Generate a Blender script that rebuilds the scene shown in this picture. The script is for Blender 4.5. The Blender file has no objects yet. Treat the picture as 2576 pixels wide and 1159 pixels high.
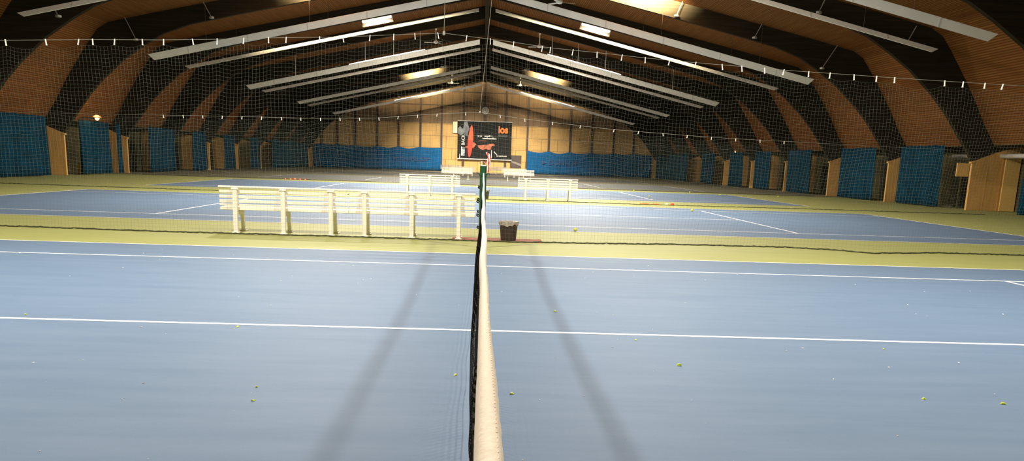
import bpy, math, random
from mathutils import Vector, Matrix
R = random.Random(11)
C = bpy.context.scene.collection
sc = bpy.context.scene
PI = math.pi

# ------------------------------------------------------------------ materials
MATS = {}
def nodes(name):
    m = bpy.data.materials.new(name); m.use_nodes = True
    nt = m.node_tree; b = nt.nodes['Principled BSDF']
    MATS[name] = m
    return m, nt, b
def N(nt, t, **kw):
    n = nt.nodes.new(t)
    for k, v in kw.items():
        if k in n.inputs: n.inputs[k].default_value = v
        else: setattr(n, k, v)
    return n
def mat(name, col, rough=.6, metal=0, var=.0, scale=8., bump=0., emis=None, estr=0., alpha=None, spec=None, stretch=None):
    """Principled surface whose base colour is broken up by a noise texture."""
    m, nt, b = nodes(name)
    b.inputs['Roughness'].default_value = rough
    b.inputs['Metallic'].default_value = metal
    if spec is not None: b.inputs['Specular IOR Level'].default_value = spec
    tc = N(nt, 'ShaderNodeTexCoord')
    src = tc.outputs['Object']
    if stretch:
        mp = N(nt, 'ShaderNodeMapping'); mp.inputs['Scale'].default_value = stretch
        nt.links.new(src, mp.inputs['Vector']); src = mp.outputs['Vector']
    nz = N(nt, 'ShaderNodeTexNoise', Scale=scale, Detail=3.)
    nt.links.new(src, nz.inputs['Vector'])
    rp = N(nt, 'ShaderNodeValToRGB')
    lo = [max(0, c*(1-var)) for c in col]; hi = [min(1, c*(1+var)) for c in col]
    rp.color_ramp.elements[0].color = (*lo, 1); rp.color_ramp.elements[1].color = (*hi, 1)
    rp.color_ramp.elements[0].position = .3; rp.color_ramp.elements[1].position = .7
    nt.links.new(nz.outputs['Fac'], rp.inputs['Fac'])
    nt.links.new(rp.outputs['Color'], b.inputs['Base Color'])
    if bump:
        bp = N(nt, 'ShaderNodeBump', Strength=bump, Distance=.02)
        nt.links.new(nz.outputs['Fac'], bp.inputs['Height']); nt.links.new(bp.outputs['Normal'], b.inputs['Normal'])
    if emis:
        b.inputs['Emission Color'].default_value = (*emis, 1); b.inputs['Emission Strength'].default_value = estr
    if alpha is not None: b.inputs['Alpha'].default_value = alpha
    return m

def court_mat(name, c1, c2, rough=.62):
    """Acrylic court paint: broad wear patches plus fine grain."""
    m, nt, b = nodes(name)
    tc = N(nt, 'ShaderNodeTexCoord')
    mp = N(nt, 'ShaderNodeMapping'); mp.inputs['Scale'].default_value = (.5, 3.2, 1)
    nt.links.new(tc.outputs['Object'], mp.inputs['Vector'])
    n1 = N(nt, 'ShaderNodeTexNoise', Scale=1.6, Detail=8., Roughness=.7)
    nt.links.new(mp.outputs['Vector'], n1.inputs['Vector'])
    n2 = N(nt, 'ShaderNodeTexNoise', Scale=140., Detail=2.)
    nt.links.new(tc.outputs['Object'], n2.inputs['Vector'])
    ad = N(nt, 'ShaderNodeMath', operation='ADD')
    mu = N(nt, 'ShaderNodeMath', operation='MULTIPLY'); mu.inputs[1].default_value = .35
    nt.links.new(n2.outputs['Fac'], mu.inputs[0]); nt.links.new(n1.outputs['Fac'], ad.inputs[0]); nt.links.new(mu.outputs[0], ad.inputs[1])
    rp = N(nt, 'ShaderNodeValToRGB')
    rp.color_ramp.elements[0].color = (*c1, 1); rp.color_ramp.elements[1].color = (*c2, 1)
    rp.color_ramp.elements[0].position = .45; rp.color_ramp.elements[1].position = .9
    nt.links.new(ad.outputs[0], rp.inputs['Fac']); nt.links.new(rp.outputs['Color'], b.inputs['Base Color'])
    b.inputs['Roughness'].default_value = rough
    b.inputs['Specular IOR Level'].default_value = .14
    return m

def board_mat(name, width, c1, c2, groove, depth=.35):
    """Timber lining: boards running along V of the UV map, each a little different, dark joints between."""
    m, nt, b = nodes(name)
    uv = N(nt, 'ShaderNodeUVMap')
    sp = N(nt, 'ShaderNodeSeparateXYZ'); nt.links.new(uv.outputs['UV'], sp.inputs[0])
    mu = N(nt, 'ShaderNodeMath', operation='MULTIPLY'); mu.inputs[1].default_value = 1/width
    nt.links.new(sp.outputs['X'], mu.inputs[0])
    fl = N(nt, 'ShaderNodeMath', operation='FLOOR'); nt.links.new(mu.outputs[0], fl.inputs[0])
    fr = N(nt, 'ShaderNodeMath', operation='FRACT'); nt.links.new(mu.outputs[0], fr.inputs[0])
    # board end joints every few metres, staggered
    yl = N(nt, 'ShaderNodeMath', operation='MULTIPLY'); yl.inputs[1].default_value = 1/3.5
    nt.links.new(sp.outputs['Y'], yl.inputs[0])
    yf = N(nt, 'ShaderNodeMath', operation='FLOOR'); nt.links.new(yl.outputs[0], yf.inputs[0])
    cb = N(nt, 'ShaderNodeCombineXYZ'); nt.links.new(fl.outputs[0], cb.inputs[0]); nt.links.new(yf.outputs[0], cb.inputs[1])
    wn = N(nt, 'ShaderNodeTexWhiteNoise', noise_dimensions='3D'); nt.links.new(cb.outputs[0], wn.inputs['Vector'])
    mx = N(nt, 'ShaderNodeMix', data_type='RGBA')
    mx.inputs[6].default_value = (*c1, 1); mx.inputs[7].default_value = (*c2, 1)
    nt.links.new(wn.outputs['Value'], mx.inputs[0])
    # grain
    mp = N(nt, 'ShaderNodeMapping'); mp.inputs['Scale'].default_value = (30, 1.2, 1)
    nt.links.new(uv.outputs['UV'], mp.inputs['Vector'])
    nz = N(nt, 'ShaderNodeTexNoise', Scale=1., Detail=4.); nt.links.new(mp.outputs['Vector'], nz.inputs['Vector'])
    mg = N(nt, 'ShaderNodeMix', data_type='RGBA', blend_type='MULTIPLY'); mg.inputs[0].default_value = .5
    nt.links.new(mx.outputs[2], mg.inputs[6]); nt.links.new(nz.outputs['Color'], mg.inputs[7])
    gt = N(nt, 'ShaderNodeMath', operation='LESS_THAN'); gt.inputs[1].default_value = depth
    nt.links.new(fr.outputs[0], gt.inputs[0])
    mk = N(nt, 'ShaderNodeMix', data_type='RGBA'); mk.inputs[7].default_value = (*groove, 1)
    nt.links.new(gt.outputs[0], mk.inputs[0]); nt.links.new(mg.outputs[2], mk.inputs[6])
    nt.links.new(mk.outputs[2], b.inputs['Base Color'])
    b.inputs['Roughness'].default_value = .75
    b.inputs['Specular IOR Level'].default_value = .12
    return m

def panel_mat(name, col, seam, sx, sz, var=.12):
    """Sheet cladding in world scale: brick texture seams over blotchy board."""
    m, nt, b = nodes(name)
    tc = N(nt, 'ShaderNodeTexCoord')
    sp = N(nt, 'ShaderNodeSeparateXYZ'); nt.links.new(tc.outputs['Object'], sp.inputs[0])
    cb = N(nt, 'ShaderNodeCombineXYZ'); nt.links.new(sp.outputs['X'], cb.inputs[0]); nt.links.new(sp.outputs['Z'], cb.inputs[1])
    br = N(nt, 'ShaderNodeTexBrick', offset=.37)
    br.inputs['Scale'].default_value = 1; br.inputs['Brick Width'].default_value = sx; br.inputs['Row Height'].default_value = sz
    br.inputs['Mortar Size'].default_value = .022; br.inputs['Mortar Smooth'].default_value = .1
    br.inputs['Color1'].default_value = (*col, 1); br.inputs['Color2'].default_value = (*[c*.9 for c in col], 1)
    br.inputs['Mortar'].default_value = (*seam, 1)
    nt.links.new(cb.outputs[0], br.inputs['Vector'])
    nz = N(nt, 'ShaderNodeTexNoise', Scale=.7, Detail=5.)
    nt.links.new(tc.outputs['Object'], nz.inputs['Vector'])
    rp = N(nt, 'ShaderNodeValToRGB')
    rp.color_ramp.elements[0].color = (1-var*2, 1-var*2, 1-var*2, 1); rp.color_ramp.elements[0].position = .3
    rp.color_ramp.elements[1].color = (1, 1, 1, 1); rp.color_ramp.elements[1].position = .65
    nt.links.new(nz.outputs['Fac'], rp.inputs['Fac'])
    mg = N(nt, 'ShaderNodeMix', data_type='RGBA', blend_type='MULTIPLY'); mg.inputs[0].default_value = 1
    nt.links.new(br.outputs['Color'], mg.inputs[6]); nt.links.new(rp.outputs['Color'], mg.inputs[7])
    nt.links.new(mg.outputs[2], b.inputs['Base Color'])
    b.inputs['Roughness'].default_value = .75
    return m

def stripe_mat(name, a, c, freq):
    m, nt, b = nodes(name)
    tc = N(nt, 'ShaderNodeTexCoord')
    wv = N(nt, 'ShaderNodeTexWave', Scale=freq, Distortion=6., Detail=2.)
    nt.links.new(tc.outputs['Object'], wv.inputs['Vector'])
    rp = N(nt, 'ShaderNodeValToRGB'); rp.color_ramp.interpolation = 'CONSTANT'
    rp.color_ramp.elements[0].color = (*a, 1); rp.color_ramp.elements[1].color = (*c, 1); rp.color_ramp.elements[1].position = .6
    nt.links.new(wv.outputs['Fac'], rp.inputs['Fac']); nt.links.new(rp.outputs['Color'], b.inputs['Base Color'])
    return m

WARM = (1, .80, .56)
M = dict(
    blue=court_mat('blue_acrylic', (.084, .136, .223), (.112, .167, .256)),
    green=court_mat('green_acrylic', (.235, .25, .084), (.29, .302, .112)),
    greyblue=court_mat('grey_court', (.118, .128, .135), (.150, .158, .160)),  # far courts and their surround, a greyer tone than the near ones
    greygreen=court_mat('grey_surround', (.150, .138, .090), (.185, .170, .115)),
    line=mat('line_paint', (.80, .80, .78), .6, var=.05, scale=20),
    boards=board_mat('timber_lining', .092, (.250, .099, .026), (.335, .143, .041), (.105, .038, .010), .34),
    beam=mat('dark_glulam', (.026, .021, .013), .75, spec=.08, var=.3, scale=2, stretch=(.3, 8, 8)),
    ply=mat('plywood', (.70, .40, .11), .7, var=.12, scale=1.6, stretch=(4, 4, .6)),
    plylight=mat('pale_plywood', (.92, .60, .18), .7, var=.06, scale=1.4),
    niche=mat('niche_paint', (.10, .085, .04), .8, spec=.1, var=.25, scale=2),
    wall_low=panel_mat('yellow_sheet_lit', (.70, .43, .14), (.30, .17, .05), 1.7, 1.22),
    wall_high=panel_mat('bare_sheet_shaded', (.30, .19, .092), (.15, .09, .04), .78, 9., .2),  # sheet colours differ, and the upper one also holds painted shade
    steel_brown=mat('brown_steel', (.055, .028, .014), .6, var=.3, scale=5),
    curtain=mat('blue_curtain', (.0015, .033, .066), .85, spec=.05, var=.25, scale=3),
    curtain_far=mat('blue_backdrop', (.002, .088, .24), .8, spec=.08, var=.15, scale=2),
    letter_navy=mat('navy_print', (.008, .05, .16), .7, var=.3, scale=6),
    white=mat('white_gloss', (.84, .80, .70), .45, var=.04, scale=9),
    panel=mat('panel_white', (.82, .80, .73), .6, var=.06, scale=1.5),
    fan=mat('fan_white', (.78, .77, .72), .4, var=.03),
    grey_metal=mat('grey_metal', (.35, .34, .32), .45, .4, var=.1),
    rope=mat('grey_rope', (.20, .20, .17), .8, var=.1),
    strap=mat('white_strap', (.78, .78, .74), .6, var=.05),
    mesh=mat('net_twine', (.155, .19, .165), .9, spec=.1, var=.1, scale=2),
    hem=mat('dark_hem', (.055, .06, .028), .9, var=.4, scale=30, bump=.4),
    black_net=mat('black_twine', (.018, .017, .016), .8, var=.3, scale=40),
    tape=mat('net_tape', (.84, .77, .66), .95, var=.06, scale=150, bump=.07),
    stitch=mat('tape_stitch', (.74, .66, .55), .9, var=.2, scale=60),
    post=mat('green_post', (.010, .075, .028), .4, var=.2),
    cap=mat('white_cap', (.75, .72, .62), .5, var=.05),
    bin=mat('brown_bin', (.035, .022, .018), .55, var=.25, scale=14),
    liner=mat('bin_liner', (.34, .31, .28), .4, var=.3, scale=22, bump=.6),
    ball=mat('felt', (.68, .72, .08), .95, var=.12, scale=90, bump=.4),
    mat=mat('clay_mat', (.22, .062, .034), .9, var=.25, scale=22, bump=.4),
    red=mat('red_plastic', (.72, .05, .02), .5, var=.08),
    orange=mat('orange_plastic', (.85, .20, .05), .5, var=.1),
    cream=mat('cream_plastic', (.80, .75, .45), .5, var=.05),
    yellow=mat('yellow_plastic', (.62, .42, .02), .5, var=.15),
    ribbon=stripe_mat('barrier_tape', (.62, .04, .03), (.85, .75, .70), 9),
    black_board=mat('black_board', (.010, .0095, .009), .7, spec=.12, var=.3, scale=3),
    print_white=mat('print_white', (.80, .78, .72), .6, var=.03),
    print_grey=mat('print_grey', (.15, .16, .175), .6, var=.55, scale=1.6),
    print_orange=mat('print_orange', (.90, .17, .012), .6, var=.05),
    print_red=mat('print_red', (.74, .045, .02), .6, var=.15, scale=1.2),
    print_vermilion=mat('print_vermilion', (.76, .10, .025), .6, var=.12, scale=1.2),
    print_flesh=mat('print_flesh', (.42, .115, .055), .6, var=.5, scale=4),
    poster=mat('poster_brown', (.075, .050, .042), .6, var=.3, scale=3),
    poster_grey=mat('poster_grey', (.26, .22, .19), .6, var=.2, scale=3),
    dial=mat('clock_dial', (.55, .54, .50), .5, var=.03),
    dark=mat('dark_plastic', (.03, .03, .03), .5, var=.2),
    fuzz_y=mat('ball_fluff', (.70, .85, .10), .95, var=.15, scale=80),
    fuzz_w=mat('white_fluff', (.80, .80, .76), .95, var=.1, scale=80),
    tube=mat('lamp_tube', (.9, .9, .9), .4, emis=(1, .86, .70), estr=80.),
    tube_dim=mat('tube_and_edge_glow', (.9, .9, .9), .4, emis=(1, .90, .76), estr=5.),
    bulb=mat('warm_bulb', (.9, .8, .6), .4, emis=(1, .62, .25), estr=9.),
    shade=mat('lamp_shade', (.75, .45, .22), .6, var=.1),
    housing=mat('lamp_housing', (.62, .60, .56), .5, var=.05),
)

# ------------------------------------------------------------------ mesh helpers
class MB:
    def __init__(s): s.v = []; s.f = []; s.m = []
    def add(s, vs, fs, mi=0):
        o = len(s.v); s.v += [tuple(v) for v in vs]; s.f += [tuple(i+o for i in f) for f in fs]; s.m += [mi]*len(fs); return s
    def box(s, x0, x1, y0, y1, z0, z1, mi=0, T=None):
        vs = [Vector(p) for p in ((x0,y0,z0),(x1,y0,z0),(x1,y1,z0),(x0,y1,z0),(x0,y0,z1),(x1,y0,z1),(x1,y1,z1),(x0,y1,z1))]
        if T: vs = [T @ v for v in vs]
        return s.add(vs, [(3,2,1,0),(4,5,6,7),(0,1,5,4),(1,2,6,5),(2,3,7,6),(3,0,4,7)], mi)
    def bevbox(s, x0, x1, y0, y1, z0, z1, b=.008, mi=0, T=None):
        """box with chamfered vertical and horizontal edges"""
        pts = []
        for z, i in ((z0, b), (z0+b, 0), (z1-b, 0), (z1, b)):
            a0, a1, c0, c1 = x0+i, x1-i, y0+i, y1-i
            k = b*.6
            pts.append([(a0+k,c0,z),(a1-k,c0,z),(a1,c0+k,z),(a1,c1-k,z),(a1-k,c1,z),(a0+k,c1,z),(a0,c1-k,z),(a0,c0+k,z)])
        vs = [Vector(p) for r in pts for p in r]
        if T: vs = [T @ v for v in vs]
        fs = [tuple(reversed(range(8))), tuple(range(24, 32))]
        for r in range(3):
            for i in range(8): fs.append((r*8+i, r*8+(i+1)%8, r*8+8+(i+1)%8, r*8+8+i))
        return s.add(vs, fs, mi)
    def tube(s, pts, r, n=6, mi=0, cap=True):
        pts = [Vector(p) for p in pts]; L = len(pts); vs = []; fs = []
        rr = r if isinstance(r, (list, tuple)) else [r]*L
        for i, p in enumerate(pts):
            d = (pts[min(i+1, L-1)]-pts[max(i-1, 0)]); d = d.normalized() if d.length > 1e-9 else Vector((0,0,1))
            u = d.cross(Vector((0,0,1)))
            if u.length < 1e-3: u = d.cross(Vector((0,1,0)))
            u.normalize(); w = d.cross(u)
            for k in range(n):
                a = 2*PI*k/n; vs.append(p+(u*math.cos(a)+w*math.sin(a))*rr[i])
        for i in range(L-1):
            for k in range(n): fs.append((i*n+k, i*n+(k+1)%n, (i+1)*n+(k+1)%n, (i+1)*n+k))
        if cap and n > 2: fs.append(tuple(reversed(range(n)))); fs.append(tuple(range((L-1)*n, L*n)))
        return s.add(vs, fs, mi)
    def lathe(s, prof, n=24, c=(0,0,0), mi=0, T=None):
        vs = []; fs = []
        for r, z in prof:
            for k in range(n):
                a = 2*PI*k/n; vs.append(Vector((c[0]+r*math.cos(a), c[1]+r*math.sin(a), c[2]+z)))
        if T: vs = [T @ v for v in vs]
        for i in range(len(prof)-1):
            for k in range(n): fs.append((i*n+k, i*n+(k+1)%n, (i+1)*n+(k+1)%n, (i+1)*n+k))
        if prof[0][0] > 1e-6: fs.append(tuple(reversed(range(n))))
        if prof[-1][0] > 1e-6: fs.append(tuple(range((len(prof)-1)*n, len(prof)*n)))
        return s.add(vs, fs, mi)
    def prism(s, poly, y0, y1, mi=0):
        """polygon in XZ extruded along Y"""
        n = len(poly)
        vs = [(x, y0, z) for x, z in poly]+[(x, y1, z) for x, z in poly]
        fs = [tuple(range(n)), tuple(reversed(range(n, 2*n)))]+[(i, i+n, (i+1)%n+n, (i+1)%n) for i in range(n)]
        return s.add(vs, fs, mi)
    def build(s, name, mats, parent=None, smooth=False, loc=None, fix=True):
        me = bpy.data.meshes.new(name); me.from_pydata(s.v, [], s.f)
        for m in (mats if isinstance(mats, (list, tuple)) else [mats]): me.materials.append(m)
        if len(set(s.m)) > 1:
            for p, i in zip(me.polygons, s.m): p.material_index = i
        if smooth:
            for p in me.polygons: p.use_smooth = True
        me.validate(); me.update()
        if fix and len(s.f) < 3000:
            import bmesh
            bm = bmesh.new(); bm.from_mesh(me); bmesh.ops.recalc_face_normals(bm, faces=bm.faces); bm.to_mesh(me); bm.free()
        o = bpy.data.objects.new(name, me); C.objects.link(o)
        if parent: o.parent = parent
        if loc: o.location = loc
        return o

def tag(o, label=None, cat=None, group=None, kind=None):
    if label: o['label'] = label
    if cat: o['category'] = cat
    if group: o['group'] = group
    if kind: o['kind'] = kind
    return o
def empty(name, loc=(0,0,0), label=None, cat=None, group=None):
    o = bpy.data.objects.new(name, None); o.empty_display_size = .2; C.objects.link(o); o.location = loc
    return tag(o, label, cat, group)
def dup(o, loc=None, rz=None, label=None, group=None, parent=None):
    c = o.copy(); C.objects.link(c)
    if parent: c.parent = parent
    if loc: c.location = loc
    if rz is not None: c.rotation_euler = (0, 0, rz)
    if label: c['label'] = label
    if group: c['group'] = group
    for ch in list(o.children): dup(ch, parent=c)
    return c
def interp(x, tab):
    if x <= tab[0][0]: return tab[0][1]
    for (a, b), (c, d) in zip(tab, tab[1:]):
        if x <= c: return b+(d-b)*(x-a)/(c-a)
    return tab[-1][1]
def text_geo(body, size, bold=0., spacing=1.):
    """flat glyph outlines of the built-in font as (verts2d, faces)"""
    cu = bpy.data.curves.new('glyphs', 'FONT'); cu.body = body; cu.size = size; cu.offset = bold; cu.space_character = spacing
    ob = bpy.data.objects.new('glyphs', cu); C.objects.link(ob)
    dg = bpy.context.evaluated_depsgraph_get(); me = bpy.data.meshes.new_from_object(ob.evaluated_get(dg))
    vs = [(v.co.x, v.co.y) for v in me.vertices]; fs = [tuple(p.vertices) for p in me.polygons]
    bpy.data.objects.remove(ob); bpy.data.curves.remove(cu); bpy.data.meshes.remove(me)
    return vs, fs
def fit_text(mb, body, x0, x1, z0, z1, y, vertical=False, bold=0., mi=0):
    """lettering stretched into a rectangle on a plane facing -Y"""
    vs, fs = text_geo(body, 1., bold)
    ax = min(v[0] for v in vs); bx = max(v[0] for v in vs); az = min(v[1] for v in vs); bz = max(v[1] for v in vs)
    out = []
    for u, w in vs:
        s = (u-ax)/(bx-ax); t = (w-az)/(bz-az)
        out.append((x1-t*(x1-x0), y, z0+s*(z1-z0)) if vertical else (x0+s*(x1-x0), y, z0+t*(z1-z0)))
    mb.add(out, fs, mi)

# ------------------------------------------------------------------ place: six courts side by side in a glulam hall
COURTS = [6.41, 21.89, 37.61, 53.33, 69.05, 84.77]
Y0, Y1 = -1.6, 96.9
FR = [33.75+7.02*k for k in range(-5, 10)]
INNER = [(18.55,1.82),(18.4,1.95),(17.85,2.7),(17.25,3.5),(16.65,4.15),(15.7,5.0),(14.75,5.65),(13.9,6.15),(12.8,6.55),(10.75,7.03),(8.55,7.51),(0,9.35)]
OUTER = [(19.3,2.12),(19.22,2.42),(18.75,3.12),(18.25,4.0),(17.8,4.7),(17.15,5.65),(16.72,6.22),(16.25,6.5),(14.3,6.96),(11.2,7.63),(8.53,8.21),(0,10.05)]
roof_z = lambda x: interp(-abs(x), [(-a, b) for a, b in OUTER[1:]])
soff_z = lambda x: interp(-abs(x), [(-a, b) for a, b in INNER])

# floor with its court paint
fb = MB()
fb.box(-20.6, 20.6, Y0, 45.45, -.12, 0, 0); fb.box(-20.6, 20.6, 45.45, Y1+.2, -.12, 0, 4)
def rect(x0, x1, y0, y1, z, mi): fb.add([(x0,y0,z),(x1,y0,z),(x1,y1,z),(x0,y1,z)], [(0,1,2,3)], mi)
for cy in COURTS:
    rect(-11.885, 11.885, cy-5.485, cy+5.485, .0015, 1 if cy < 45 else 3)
    L = .025
    for s in (-1, 1):
        rect(-11.885, 11.885, cy+s*5.485-.02, cy+s*5.485+.02, .003, 2)
        rect(-11.885, 11.885, cy+s*4.115-L, cy+s*4.115+L, .003, 2)
        rect(s*11.86-.03, s*11.86+.03, cy-5.485, cy+5.485, .0034, 2)
        rect(s*6.40-L, s*6.40+L, cy-4.115, cy+4.115, .0034, 2)
    rect(-6.4, 6.4, cy-L, cy+L, .003, 2)
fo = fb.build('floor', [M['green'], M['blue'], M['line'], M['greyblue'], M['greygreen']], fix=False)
tag(fo, 'hall floor with blue tennis courts, white lines and olive green surrounds', 'floor', kind='structure')

# timber lining between the frames: one skin over legs and roof
half = OUTER[1:]
prof = [(-x, z) for x, z in half]+[(x, z) for x, z in reversed(half[:-1])]
me = bpy.data.meshes.new('ceiling'); vs = []; fs = []; us = []
acc = 0; arc = [0]
for a, b in zip(prof, prof[1:]): acc += math.hypot(b[0]-a[0], b[1]-a[1]); arc.append(acc)
for x, z in prof: vs += [(x, Y0, z), (x, Y1, z)]
for x, z in prof: vs += [(x*1.004, Y0, z+.12), (x*1.004, Y1, z+.12)]
n = len(prof)
for i in range(n-1):
    fs.append((2*i, 2*i+2, 2*i+3, 2*i+1)); us.append(((arc[i],Y0),(arc[i+1],Y0),(arc[i+1],Y1),(arc[i],Y1)))
for i in range(n-1):
    j = 2*n; fs.append((j+2*i, j+2*i+1, j+2*i+3, j+2*i+2)); us.append(((0,0),)*4)
me.from_pydata(vs, [], fs); uvl = me.uv_layers.new(name='UVMap')
for p, u in zip(me.polygons, us):
    for li, c in zip(p.loop_indices, u): uvl.data[li].uv = c
me.materials.append(M['boards']); co = bpy.data.objects.new('ceiling', me); C.objects.link(co)
tag(co, 'brown timber board lining of the pitched roof and curved sides', 'ceiling', kind='structure')

# end walls and the low side walls
poly = [(-20.4, -.1), (20.4, -.1), (20.4, 2.42)]+[(x, z) for x, z in half]+[(-x, z) for x, z in reversed(half[:-1])]+[(-20.4, 2.42)]
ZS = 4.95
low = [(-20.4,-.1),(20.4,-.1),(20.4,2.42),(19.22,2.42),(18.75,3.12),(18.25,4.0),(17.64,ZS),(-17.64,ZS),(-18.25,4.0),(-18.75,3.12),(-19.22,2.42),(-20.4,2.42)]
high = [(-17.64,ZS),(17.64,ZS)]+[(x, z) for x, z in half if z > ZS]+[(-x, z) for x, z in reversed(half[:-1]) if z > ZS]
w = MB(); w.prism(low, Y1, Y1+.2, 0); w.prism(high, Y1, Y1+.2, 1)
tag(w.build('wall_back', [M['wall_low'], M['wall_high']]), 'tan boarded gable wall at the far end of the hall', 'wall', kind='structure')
tag(MB().prism(poly, Y0-.2, Y0).build('wall_front', M['wall_high']), 'tan boarded gable wall behind the camera', 'wall', kind='structure')
for s, nm in ((-1, 'wall_left'), (1, 'wall_right')):
    b = MB()
    a = sorted((s*20.3, s*20.6)); b.box(a[0], a[1], Y0, Y1, 0, 2.55)
    a = sorted((s*19.2, s*20.6)); b.box(a[0], a[1], Y0, Y1, 2.42, 2.55)
    tag(b.build(nm, M['niche']), 'low dark side wall below the curved lining on the %s' % nm[5:], 'wall', kind='structure')

# glulam frames
def frame(y):
    b = MB(); pin = [(-x, z) for x, z in INNER]+[(x, z) for x, z in reversed(INNER[:-1])]
    pout = [(-x, z+.02) for x, z in OUTER]+[(x, z+.02) for x, z in reversed(OUTER[:-1])]
    n = len(pin); y0, y1 = y-.11, y+.11
    vs = []
    for (a, c), (d, e) in zip(pin, pout): vs += [(a,y0,c),(d,y0,e),(d,y1,e),(a,y1,c)]
    fs = []
    for i in range(n-1):
        for k in range(4): fs.append((4*i+k, 4*i+(k+1)%4, 4*i+4+(k+1)%4, 4*i+4+k))
    fs += [(0,1,2,3), (4*n-4,4*n-3,4*n-2,4*n-1)]
    b.add(vs, fs); return b
f0 = None
ORD = ['first','second','third','fourth','fifth','sixth','seventh','eighth','ninth','tenth','eleventh','twelfth','thirteenth','fourteenth','fifteenth']
for i, y in enumerate(FR):
    if f0 is None:
        f0 = frame(0).build('arched_beam', M['beam']); f0.location.y = y
        tag(f0, '', 'beam', 'arched frames of the hall', 'structure')
    o = f0 if i == 0 else dup(f0, (0, y, 0))
    o['label'] = 'dark laminated arched frame spanning the hall, %s from the near end' % ORD[i]
# ridge beam
tag(MB().box(-.11, .11, Y0, Y1, 9.30, 10.0).build('ridge_beam', M['beam']), 'dark ridge beam along the top of the roof', 'beam', kind='structure')

# timber-clad piers under the frame feet
p0 = {}
for s in (-1, 1):
    for i, y in enumerate(FR):
        if y < 24: continue
        if s not in p0:
            b = MB(); poly2 = [(s*18.45,0),(s*20.3,0),(s*20.3,2.4),(s*19.35,2.16),(s*18.45,1.80)]
            b.prism(poly2, -.16, -.04); b.box(*sorted((s*18.40, s*18.52)), -.19, .0, 1.74, 1.80)
            for q in (19.05, 19.62): b.box(*sorted((s*q, s*(q+.02))), -.166, -.16, 0, 2.0)
            o = p0[s] = b.build('pier', M['ply']); o.location.y = y; tag(o, '', 'pier', 'piers under the frame feet', 'structure')
        else: o = dup(p0[s], (0, y, 0))
        o['label'] = 'tan plywood-clad pier under the %s frame foot on the %s' % (ORD[i], 'left' if s < 0 else 'right')

# steel posts and rails on the far gable
PX = [-17.14,-15.5,-13.62,-11.29,-9.04,-6.74,-4.53,-2.2,.05,2.32,4.62,6.91,9.19,11.51,13.87,16.02]
for i, x in enumerate(PX):
    h = roof_z(x)-.02
    b = MB(); b.box(x-.10, x+.10, Y1-.03, Y1, 0, h); b.box(x-.035, x+.035, Y1-.13, Y1-.03, 0, h); b.box(x-.10, x+.10, Y1-.15, Y1-.13, 0, h)
    tag(b.build('wall_column', M['steel_brown']), 'dark brown steel post on the far gable, %s from the left' % (ORD+['sixteenth'])[i], 'post', 'posts on the far gable', 'structure')
for z, xe, nm in ((6.81, 14.2, 'lower'), (8.2, 8.2, 'upper')):
    tag(MB().box(-xe, xe, Y1-.09, Y1-.005, z-.05, z+.05).build('trim_%d' % (1 if nm == 'lower' else 2), M['steel_brown']), 'dark %s horizontal rail across the far gable' % nm, 'rail', kind='structure')

# ------------------------------------------------------------------ reflector panels hung along the rafters
zt = lambda x: 8.37-.224*(abs(x)-.4)
def panel(name, y, s, h, tilt, label, x1=14.5):
    root = empty('reflector_panel', (s*7.4, y, zt(7.4)), label, 'reflector panel', 'long pale reflector panels under the roof')
    x0 = .4
    def P(x, t, d):   # t: 0 top .. 1 bottom, d: depth behind
        return Vector((s*x-s*7.4, math.sin(tilt)*h*t+d*math.cos(tilt), zt(x)-zt(7.4)-math.cos(tilt)*h*t+d*math.sin(tilt)))
    b = MB()
    xe = x1-.22
    q = [(x0,0),(x1,0),(xe,1),(x0,1)]
    vs = [P(a, t, 0) for a, t in q]+[P(a, t, .03) for a, t in q]
    b.add(vs, [(0,1,2,3),(7,6,5,4),(0,4,5,1),(1,5,6,2),(2,6,7,3),(3,7,4,0)])
    b.build('board', M['panel'], root)
    for k in range(5):
        x = 2.6+k*2.55
        c = MB(); c.add([P(x-.025,-.01,-.004),P(x+.025,-.01,-.004),P(x+.025,1.01,-.004),P(x-.025,1.01,-.004),P(x-.025,-.01,.034),P(x+.025,-.01,.034),P(x+.025,1.01,.034),P(x-.025,1.01,.034)],
                        [(0,1,2,3),(7,6,5,4),(0,4,5,1),(1,5,6,2),(2,6,7,3),(3,7,4,0)])
        c.build('joint_clip', M['housing'], root)
    for x in ((4.0, 5.6, 7.3, 11.5) if name == 'B1' else (3.2, 7.6, 12.0)):
        t = MB(); p = P(x, 0, .015); t.tube([p, p+Vector((0,0,roof_z(x)-zt(x)-.01))], .012 if name == 'B1' else .007, 6)
        t.build('hanger', M['strap'] if name == 'B1' else M['steel_brown'], root)  # lamplight put into colour: lit hangers white, the others dark
    return root
PAN = [('Z1',26.0,.27,.4,(1,)),('Z2',29.4,.17,-.45,(-1,1)),('A1',40.3,.30,.4,(-1,1)),('A2',45.1,.17,-.45,(-1,1)),
       ('B1',56.3,.30,.4,(-1,1)),('B2',60.3,.18,-.45,(-1,1)),('C1',71.3,.24,.4,(-1,1)),('C2',75.3,.16,-.45,(-1,1)),('D1',87.6,.22,.4,(-1,1))]
WHERE = {'Z1':'nearest and widest','Z2':'second nearest, cut by the picture top','A1':'with a bare lamp shining just below it','A2':'thin one beyond the bare lamp',
         'B1':'with the brightly lit upper edge','B2':'thin one just behind the brightly lit edge','C1':'plain one before the third fans','C2':'thin dim one second from the far gable','D1':'last one, crossing the far gable'}
for nm, y, h, t, sides in PAN:
    for s in sides:
        panel(nm, y, s, h, t, 'pale reflector panel on the %s slope, %s' % ('left' if s < 0 else 'right', WHERE[nm]))

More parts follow.
